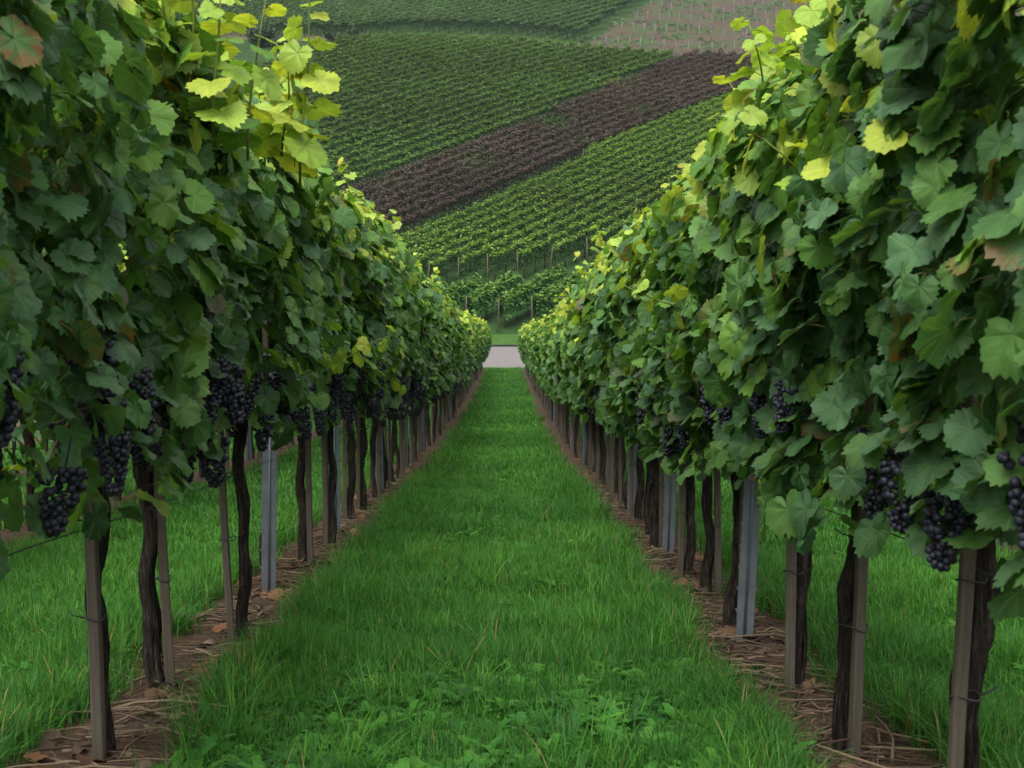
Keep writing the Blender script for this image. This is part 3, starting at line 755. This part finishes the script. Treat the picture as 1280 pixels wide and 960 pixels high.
# prunings, straw, dry leaves and stones on the bare soil
m, n = nodes('litter'); t = nd(n, 'ShaderNodeAttribute', attribute_name='tint'); principled(n, **{'Base Color': t.outputs['Color'], 'Roughness': .85, 'Specular IOR Level': .2}); M['litter'] = m
def litter(name, count, la, lb, ra, rb_, cols, sides, ymax, bias, spread=.11):
    acc = Acc()
    for _ in range(count):
        x0 = rg.choice(ROWX); yy = 2.4 + (ymax - 2.4) * rg.random() ** bias; xx = x0 + rg.normal() * spread
        if abs(xx - x0) > .27: continue
        L = rg.uniform(la, lb); a = rg.uniform(0, 6.28); r_ = rg.uniform(ra, rb_); t = np.linspace(-.5, .5, 5)
        px = xx + L * t * np.cos(a) + .05 * L * np.sin(t * 6 + a); py = yy + L * t * np.sin(a) + .04 * L * np.cos(t * 7)
        pz = near_z(px, py) + r_ + rg.uniform(0, .02) + (t + .5) * rg.uniform(-.1, .25) * L * .4
        v, T, Q = tube(np.stack([px, py, np.maximum(pz, near_z(px, py) + r_ * .5)], 1), np.linspace(r_, r_ * .6, 5), sides); acc.add(v, T, Q, cols[rg.integers(len(cols))] * rg.uniform(.7, 1.25))
    return put(name, acc.build(name, M['litter']))
TW = np.array([[.12, .085, .055], [.085, .055, .038], [.16, .115, .075], [.05, .035, .026]])
tag(litter('dead_twigs', 950, .10, .42, .0022, .0060, TW, 5, 16, 1.7), 'dead vine prunings lying on the brown soil under the rows', 'twigs', kind='stuff')
ST = np.array([[.21, .155, .08], [.15, .108, .058], [.10, .07, .04]])
tag(litter('straw', 1900, .05, .22, .0008, .0018, ST, 3, 22, 1.6, .13), 'dry straw scattered on the soil under the vine rows', 'straw', kind='stuff')
acc = Acc(); k = 230; x0 = rg.choice(ROWX, k); P = np.stack([x0 + rg.normal(size=k) * .12, 2.6 + 14 * rg.random(k) ** 1.7, np.zeros(k)], 1); P[:, 2] = near_z(P[:, 0], P[:, 1]) + .018
LC = np.array([[.13, .062, .030], [.09, .048, .028], [.15, .09, .05], [.06, .038, .026]])
add_leaves(acc, 'mid', P, np.stack([.4 * rg.normal(size=k), .4 * rg.normal(size=k), np.ones(k)], 1), rg.normal(size=(k, 3)), rg.uniform(.025, .05, k), LC[rg.integers(0, 4, k)], rg)
tag(put('dry_leaves', acc.build('dry_leaves', M['litter'])), 'fallen brown vine leaves on the soil under the rows', 'leaves', kind='stuff')
acc = Acc(); V0, T0 = ico(2)
for _ in range(150):
    xx = rg.choice(ROWX) + rg.normal() * .12; yy = 2.6 + 10 * rg.random() ** 1.5; s_ = rg.uniform(.007, .024) * rg.uniform(.6, 1.2)
    V = V0 * (1 + .25 * fnoise(V0[:, 0] * 3 + xx * 9, V0[:, 1] * 3 + V0[:, 2] * 2 + yy, 1.0, 77))[:, None] * s_ * [1.2, 1, .65] + [xx, yy, nzv(xx, yy) + s_ * .2]
    acc.add(V, T0, None, np.array([.16, .115, .085]) * rg.uniform(.35, 1.0))
tag(put('stones', acc.build('stones', M['litter'])), 'small pale stones lying in the brown soil', 'stones', kind='stuff')

# ------------------------------------------------------------------ the far hillside
rh = np.random.default_rng(61)
DIR = np.array([.527, .85]); PER = np.array([.85, -.527])
def hill_foliage(p0, L, dens, size, cols, topc, H=1.75, hw=.18, foot=.5, topn=.35):
    """hedge of leaf sprays along DIR from p0"""
    k = int(L * dens); u = rh.uniform(0, L, k); q = rh.random(k) ** .55; z = foot + (H - foot) * q
    bulge = .06 * np.sin(u * 2.6 + rh.uniform(0, 6)) + .05 * np.sin(u * 5.7 + rh.uniform(0, 6))
    z = z + q * bulge
    s = np.where(rh.random(k) < .5, -1, 1) * hw * (1 - .35 * q) * (1 + .25 * rh.normal(size=k))
    up = rh.random(k) < topn * .12; z[up] = H + bulge[up] + rh.uniform(-.05, .24, up.sum()); s[up] *= .4; q = np.where(up, 1, q)
    X = p0[0] + DIR[0] * u + PER[0] * s; Y = p0[1] + DIR[1] * u + PER[1] * s
    P = np.stack([X, Y, gz(X, Y) + z], 1)
    N = np.stack([PER[0] * np.sign(s) * (1.1 - q), PER[1] * np.sign(s) * (1.1 - q), .35 + .8 * q], 1) + .33 * rh.normal(size=(k, 3)); Mx = frames(N, rh.normal(size=(k, 3)) + [0, 0, -.6])
    S = size * rh.uniform(.6, 1.3, k)
    t = np.array([[-.5, -.4, 0], [.55, -.3, -.06], [.45, .55, .08], [-.55, .4, -.06]])
    V = np.einsum('nij,vj->nvi', Mx * S[:, None, None], t) + P[:, None]; o = (np.arange(k) * 4)[:, None]
    C = cols[rh.integers(0, len(cols), k)] * rh.uniform(.8, 1.2, (k, 1))
    patch = fnoise(X, Y, .9, 92) + .25 * rh.normal(size=k)
    tp = q > .80 + .10 * rh.random(k); C[tp] = topc[rh.integers(0, len(topc), tp.sum())] * rh.uniform(.7, 1.2, (tp.sum(), 1))  # paler tops: young leaves plus painted-in top light; darker sides hold painted shade
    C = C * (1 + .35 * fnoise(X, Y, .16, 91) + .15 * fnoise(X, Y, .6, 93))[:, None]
    if cols is RD:
        gp = patch > .62; C[gp] = np.array([.06, .12, .03]) * rh.uniform(.5, 1.3, (gp.sum(), 1))
    acc = Acc(); acc.add(V.reshape(-1, 3), None, o + [0, 1, 2, 3], np.repeat(C, 4, 0)); return acc

acc = Acc(); v, T, Q = tube([[0, 0, -.1], [0, 0, 1.85]], .026, 6); acc.add(v, T, Q); END = acc.build('end_post', M['wood'])
acc = Acc(); v, T, Q = tube([[0, 0, -.1], [.02, .02, .4], [-.01, 0, .75]], .045, 6); acc.add(v, T, Q); HTR = acc.build('trunk', M['bark'])

def inside(p, poly):
    x, y = p; c = False; k = len(poly)
    for i in range(k):
        (x1, y1), (x2, y2) = poly[i], poly[i - 1]
        if (y1 > y) != (y2 > y) and x < (x2 - x1) * (y - y1) / (y2 - y1) + x1: c = not c
    return c
def rows_in(poly, spacing, phase=0.):
    """segments of the row lines that lie inside the field polygon, ordered up the hill"""
    P = np.array(poly); c = -(P @ PER); out = []
    for d in np.arange(c.min() + spacing * (.5 + phase), c.max(), spacing):
        uu = np.arange((P @ DIR).min() - 1, (P @ DIR).max() + 1, .25)
        pts = -PER[None] * d + DIR[None] * uu[:, None]
        ins = np.array([inside(p, poly) for p in pts]); idx = np.nonzero(ins)[0]
        if len(idx) < 5: continue
        cuts = np.split(idx, np.nonzero(np.diff(idx) > 1)[0] + 1); seg = max(cuts, key=len)
        if len(seg) >= 5: out.append((pts[seg[0]], (len(seg) - 1) * .25))
    return out
GR = np.array([[.012, .040, .009], [.018, .054, .011], [.025, .070, .014]]); GT = np.array([[.115, .215, .028], [.165, .26, .032], [.085, .19, .026]])  # row palettes: shade painted into the sides, young leaves and light into tops
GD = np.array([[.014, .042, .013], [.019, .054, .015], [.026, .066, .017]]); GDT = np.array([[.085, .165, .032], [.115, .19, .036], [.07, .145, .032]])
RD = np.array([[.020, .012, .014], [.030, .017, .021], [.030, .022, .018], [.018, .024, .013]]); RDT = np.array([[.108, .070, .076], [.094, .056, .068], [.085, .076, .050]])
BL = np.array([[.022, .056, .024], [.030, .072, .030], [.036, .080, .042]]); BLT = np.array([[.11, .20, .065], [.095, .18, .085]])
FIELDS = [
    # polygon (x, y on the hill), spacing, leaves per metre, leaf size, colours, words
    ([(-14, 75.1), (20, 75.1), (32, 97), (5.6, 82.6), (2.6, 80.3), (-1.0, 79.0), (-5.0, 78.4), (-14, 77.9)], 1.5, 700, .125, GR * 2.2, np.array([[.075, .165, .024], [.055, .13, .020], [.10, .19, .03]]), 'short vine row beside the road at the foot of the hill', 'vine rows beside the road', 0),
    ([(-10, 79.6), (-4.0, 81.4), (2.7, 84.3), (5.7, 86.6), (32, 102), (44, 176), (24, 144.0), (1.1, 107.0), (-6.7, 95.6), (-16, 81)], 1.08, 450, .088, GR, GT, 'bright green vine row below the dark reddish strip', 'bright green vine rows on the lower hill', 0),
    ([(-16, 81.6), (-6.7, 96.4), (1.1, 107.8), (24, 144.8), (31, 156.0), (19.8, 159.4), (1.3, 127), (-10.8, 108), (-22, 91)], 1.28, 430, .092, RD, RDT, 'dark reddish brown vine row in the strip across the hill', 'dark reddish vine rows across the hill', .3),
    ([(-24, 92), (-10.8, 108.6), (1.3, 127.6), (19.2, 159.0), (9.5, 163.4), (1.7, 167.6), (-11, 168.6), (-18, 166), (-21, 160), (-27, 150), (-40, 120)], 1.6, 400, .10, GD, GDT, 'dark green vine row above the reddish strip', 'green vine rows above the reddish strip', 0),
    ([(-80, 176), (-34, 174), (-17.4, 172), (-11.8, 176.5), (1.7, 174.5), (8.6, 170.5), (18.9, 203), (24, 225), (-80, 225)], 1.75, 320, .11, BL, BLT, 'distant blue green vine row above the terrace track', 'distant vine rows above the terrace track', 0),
]
K_ = .9337
for fi, poly in ((1, FIELDS[1][0]), (2, FIELDS[2][0]), (3, FIELDS[3][0])):
    for i, p in enumerate(poly):
        if fi > 1 or i in (6, 7, 8):
            k_ = 1 - (1 - K_) * min(1, max(.22, (168 - p[1]) / 30)); poly[i] = (p[0] * k_, p[1] * k_)
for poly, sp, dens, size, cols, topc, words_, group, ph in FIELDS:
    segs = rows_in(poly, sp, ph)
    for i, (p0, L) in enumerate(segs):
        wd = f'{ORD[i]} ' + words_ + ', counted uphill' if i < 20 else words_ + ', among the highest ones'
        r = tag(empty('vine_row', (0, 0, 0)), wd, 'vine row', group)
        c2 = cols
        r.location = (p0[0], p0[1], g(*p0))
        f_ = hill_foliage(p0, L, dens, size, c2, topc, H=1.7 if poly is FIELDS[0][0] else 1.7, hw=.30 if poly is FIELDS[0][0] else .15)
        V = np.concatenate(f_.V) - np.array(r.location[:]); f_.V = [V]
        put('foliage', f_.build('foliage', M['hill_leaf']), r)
        q = p0 - DIR * .25
        if poly in (FIELDS[0][0], FIELDS[1][0]): put('end_post', END, r, (q[0] - p0[0], q[1] - p0[1], g(*q) - g(*p0)), (rh.normal() * .04, rh.normal() * .05, 0))
        for k in range(5 if poly is FIELDS[0][0] else 4):
            q = p0 + DIR * (.5 + 1.2 * k)
            if .5 + 1.2 * k < L: put('trunk', HTR, r, (q[0] - p0[0], q[1] - p0[1], g(*q) - g(*p0)), (0, 0, rh.uniform(0, 6)))

def field_sheet(name, poly, mat, lift, step=.8):
    P = np.array(poly); xs = np.arange(P[:, 0].min(), P[:, 0].max() + step, step); ys = np.arange(P[:, 1].min(), P[:, 1].max() + step, step)
    X, Y = np.meshgrid(xs, ys); V = np.stack([X, Y, gz(X, Y) + lift], -1).reshape(-1, 3); Q = []; nx = len(xs)
    for j in range(len(ys) - 1):
        for i in range(nx - 1):
            if inside((xs[i] + step / 2, ys[j] + step / 2), poly): Q.append((j * nx + i, j * nx + i + 1, (j + 1) * nx + i + 1, (j + 1) * nx + i))
    used = np.unique(np.array(Q)); mp_ = np.full(len(V), -1); mp_[used] = np.arange(len(used))
    return tag(put(name, mesh(name, V[used], None, mp_[np.array(Q)], mat)), kind='structure')
field_sheet('terrace_track', [(-44, 172), (-28, 171), (-17.4, 168.5), (-11.8, 170.5), (1.7, 169.5), (9.7, 165.2), (14, 163.2), (9.2, 169.0), (1.7, 172), (-11.8, 174), (-17.4, 172), (-28, 177), (-44, 180)], M['track'], .08)
field_sheet('bare_slope', [(9.4, 169.6), (11, 166.2), (19.6, 161.3), (31, 157.6), (70, 168), (80, 240), (31, 240)], M['bare'], .08)

rp = np.random.default_rng(71)
acc = Acc(); v, T, Q = tube([[0, 0, -.2], [0, 0, 1.72]], .036, 6); acc.add(v, T, Q); v, Q = box(-.042, .042, -.042, .042, 1.69, 1.75); acc.add(v, None, Q); BP = acc.build('slope_post', M['post_grey'])
LINE = ['lowest', 'second lowest', 'third', 'fourth', 'topmost']
for j in range(5):
    for i in range(30):
        x = 11.3 + j * 2.6 + 1.24 * i + rp.normal() * .05; yy = 166.5 + 9.4 * j - .5 * (x - 11.3 - j * 1.5) + rp.normal() * .3
        if j == 0: yy = 165.4 - .48 * (x - 11.3) + max(0, x - 22) * .55
        if x > 46 or rp.random() < .06: continue
        t = tag(put('slope_post', BP, None, (x, yy, g(x, yy) + .08), (rp.normal() * .02, rp.normal() * .02, 0)), f'thin pale post on the bare brown slope, in the {LINE[j]} line of posts', 'post', f'posts of the {LINE[j]} line on the bare slope')

# low tufts and young plants on the bare slope
acc = Acc(); k = 5500; X = rp.uniform(3, 60, k); Y = rp.uniform(158, 215, k); ok = np.array([inside(p, [(9.4, 169.6), (11, 166.2), (19.6, 161.3), (31, 158.6), (70, 168), (80, 240), (31, 240)]) for p in zip(X, Y)]) | ((X < 19.5) & (Y > 167.5 - .5 * (X - 4)) & (X > 8.2 + (Y - 170.5) * .33))
dens = fnoise(X, Y, .35, 81) + .5 * fnoise(X, Y, 1.1, 82); ok &= dens > .0; X, Y = X[ok], Y[ok]; k = len(X)
P = np.stack([X, Y, gz(X, Y) + .15], 1); Mx = frames(np.stack([.3 * rp.normal(size=k), -.6 + .3 * rp.normal(size=k), np.ones(k)], 1), rp.normal(size=(k, 3))); S = rp.uniform(.15, .55, k)
t = np.array([[-.5, -.4, 0], [.5, -.4, .05], [.55, .4, .1], [-.5, .45, .05]]); V = np.einsum('nij,vj->nvi', Mx * S[:, None, None], t) + P[:, None]; o = (np.arange(k) * 4)[:, None]
acc.add(V.reshape(-1, 3), None, o + [0, 1, 2, 3], np.repeat(np.array([[.022, .046, .013]]) * rp.uniform(.5, 1.7, (k, 1)), 4, 0))
tag(put('slope_weeds', acc.build('slope_weeds', M['hill_leaf'])), 'patchy weeds growing on the bare brown slope', 'weeds', kind='stuff')

# shrubs on the terrace at the left
def shrub(x, y, wd, h, label):
    s = tag(empty('shrub', (x, y, g(x, y))), label, 'shrub', 'shrubs beside the terrace track'); k = int(900 * wd)
    d = norm(rp.normal(size=(k, 3))); rr = rp.random(k) ** .4; lob = 1 + .3 * fnoise(d[:, 0] * 3, d[:, 1] * 3 + d[:, 2] * 3, 1.0, int(x * 7) % 99)
    P = d * (rr * lob)[:, None] * [wd, wd, h * .5] + [0, 0, h * .55]; P[:, 2] = np.maximum(P[:, 2], .1)
    Mx = frames(d + .5 * rp.normal(size=(k, 3)), rp.normal(size=(k, 3))); S = rp.uniform(.12, .3, k)
    t = np.array([[-.5, -.4, 0], [.5, -.4, .05], [.55, .4, .1], [-.5, .45, .05]]); V = np.einsum('nij,vj->nvi', Mx * S[:, None, None], t) + P[:, None]; o = (np.arange(k) * 4)[:, None]
    a = Acc(); a.add(V.reshape(-1, 3), None, o + [0, 1, 2, 3], np.repeat(np.array([[.022, .045, .022]]) * rp.uniform(.6, 1.5, (k, 1)), 4, 0)); put('crown', a.build('crown', M['hill_leaf']), s)
    a = Acc(); v, T, Q = tube([[0, 0, -.1], [.05, 0, h * .3], [0, .05, h * .6]], [.07, .05, .03], 6); a.add(v, T, Q); put('trunk', a.build('trunk', M['bark']), s)
for x, y, wd, h, lab in [(-27.5, 166, 1.7, 2.6, 'large dark shrub at the left end of the terrace track'), (-25, 163.5, .9, 1.7, 'small dark shrub below the large shrub on the terrace'),
                         (-20.2, 170, .65, 1.5, 'narrow dark shrub on the terrace, left of a pair'), (-18.8, 166.3, .8, 1.6, 'round dark shrub set lower than its terrace neighbours'),
                         (-17.6, 170.5, .6, 1.8, 'upright dark shrub at the right end of the terrace group')]:
    shrub(x, y, wd, h, lab)

# ------------------------------------------------------------------ the damp air over the valley
m, n = nodes('haze'); v = n.nodes.new('ShaderNodeVolumePrincipled'); v.inputs['Color'].default_value = (.86, .92, 1, 1); v.inputs['Density'].default_value = .00010
o = n.nodes.new('ShaderNodeOutputMaterial'); n.links.new(v.outputs[0], o.inputs['Volume'])
V, Q = box(-310, 310, -45, 720, -10, 160); tag(put('haze', mesh('haze', V, None, Q, m, smooth=False)), kind='stuff')
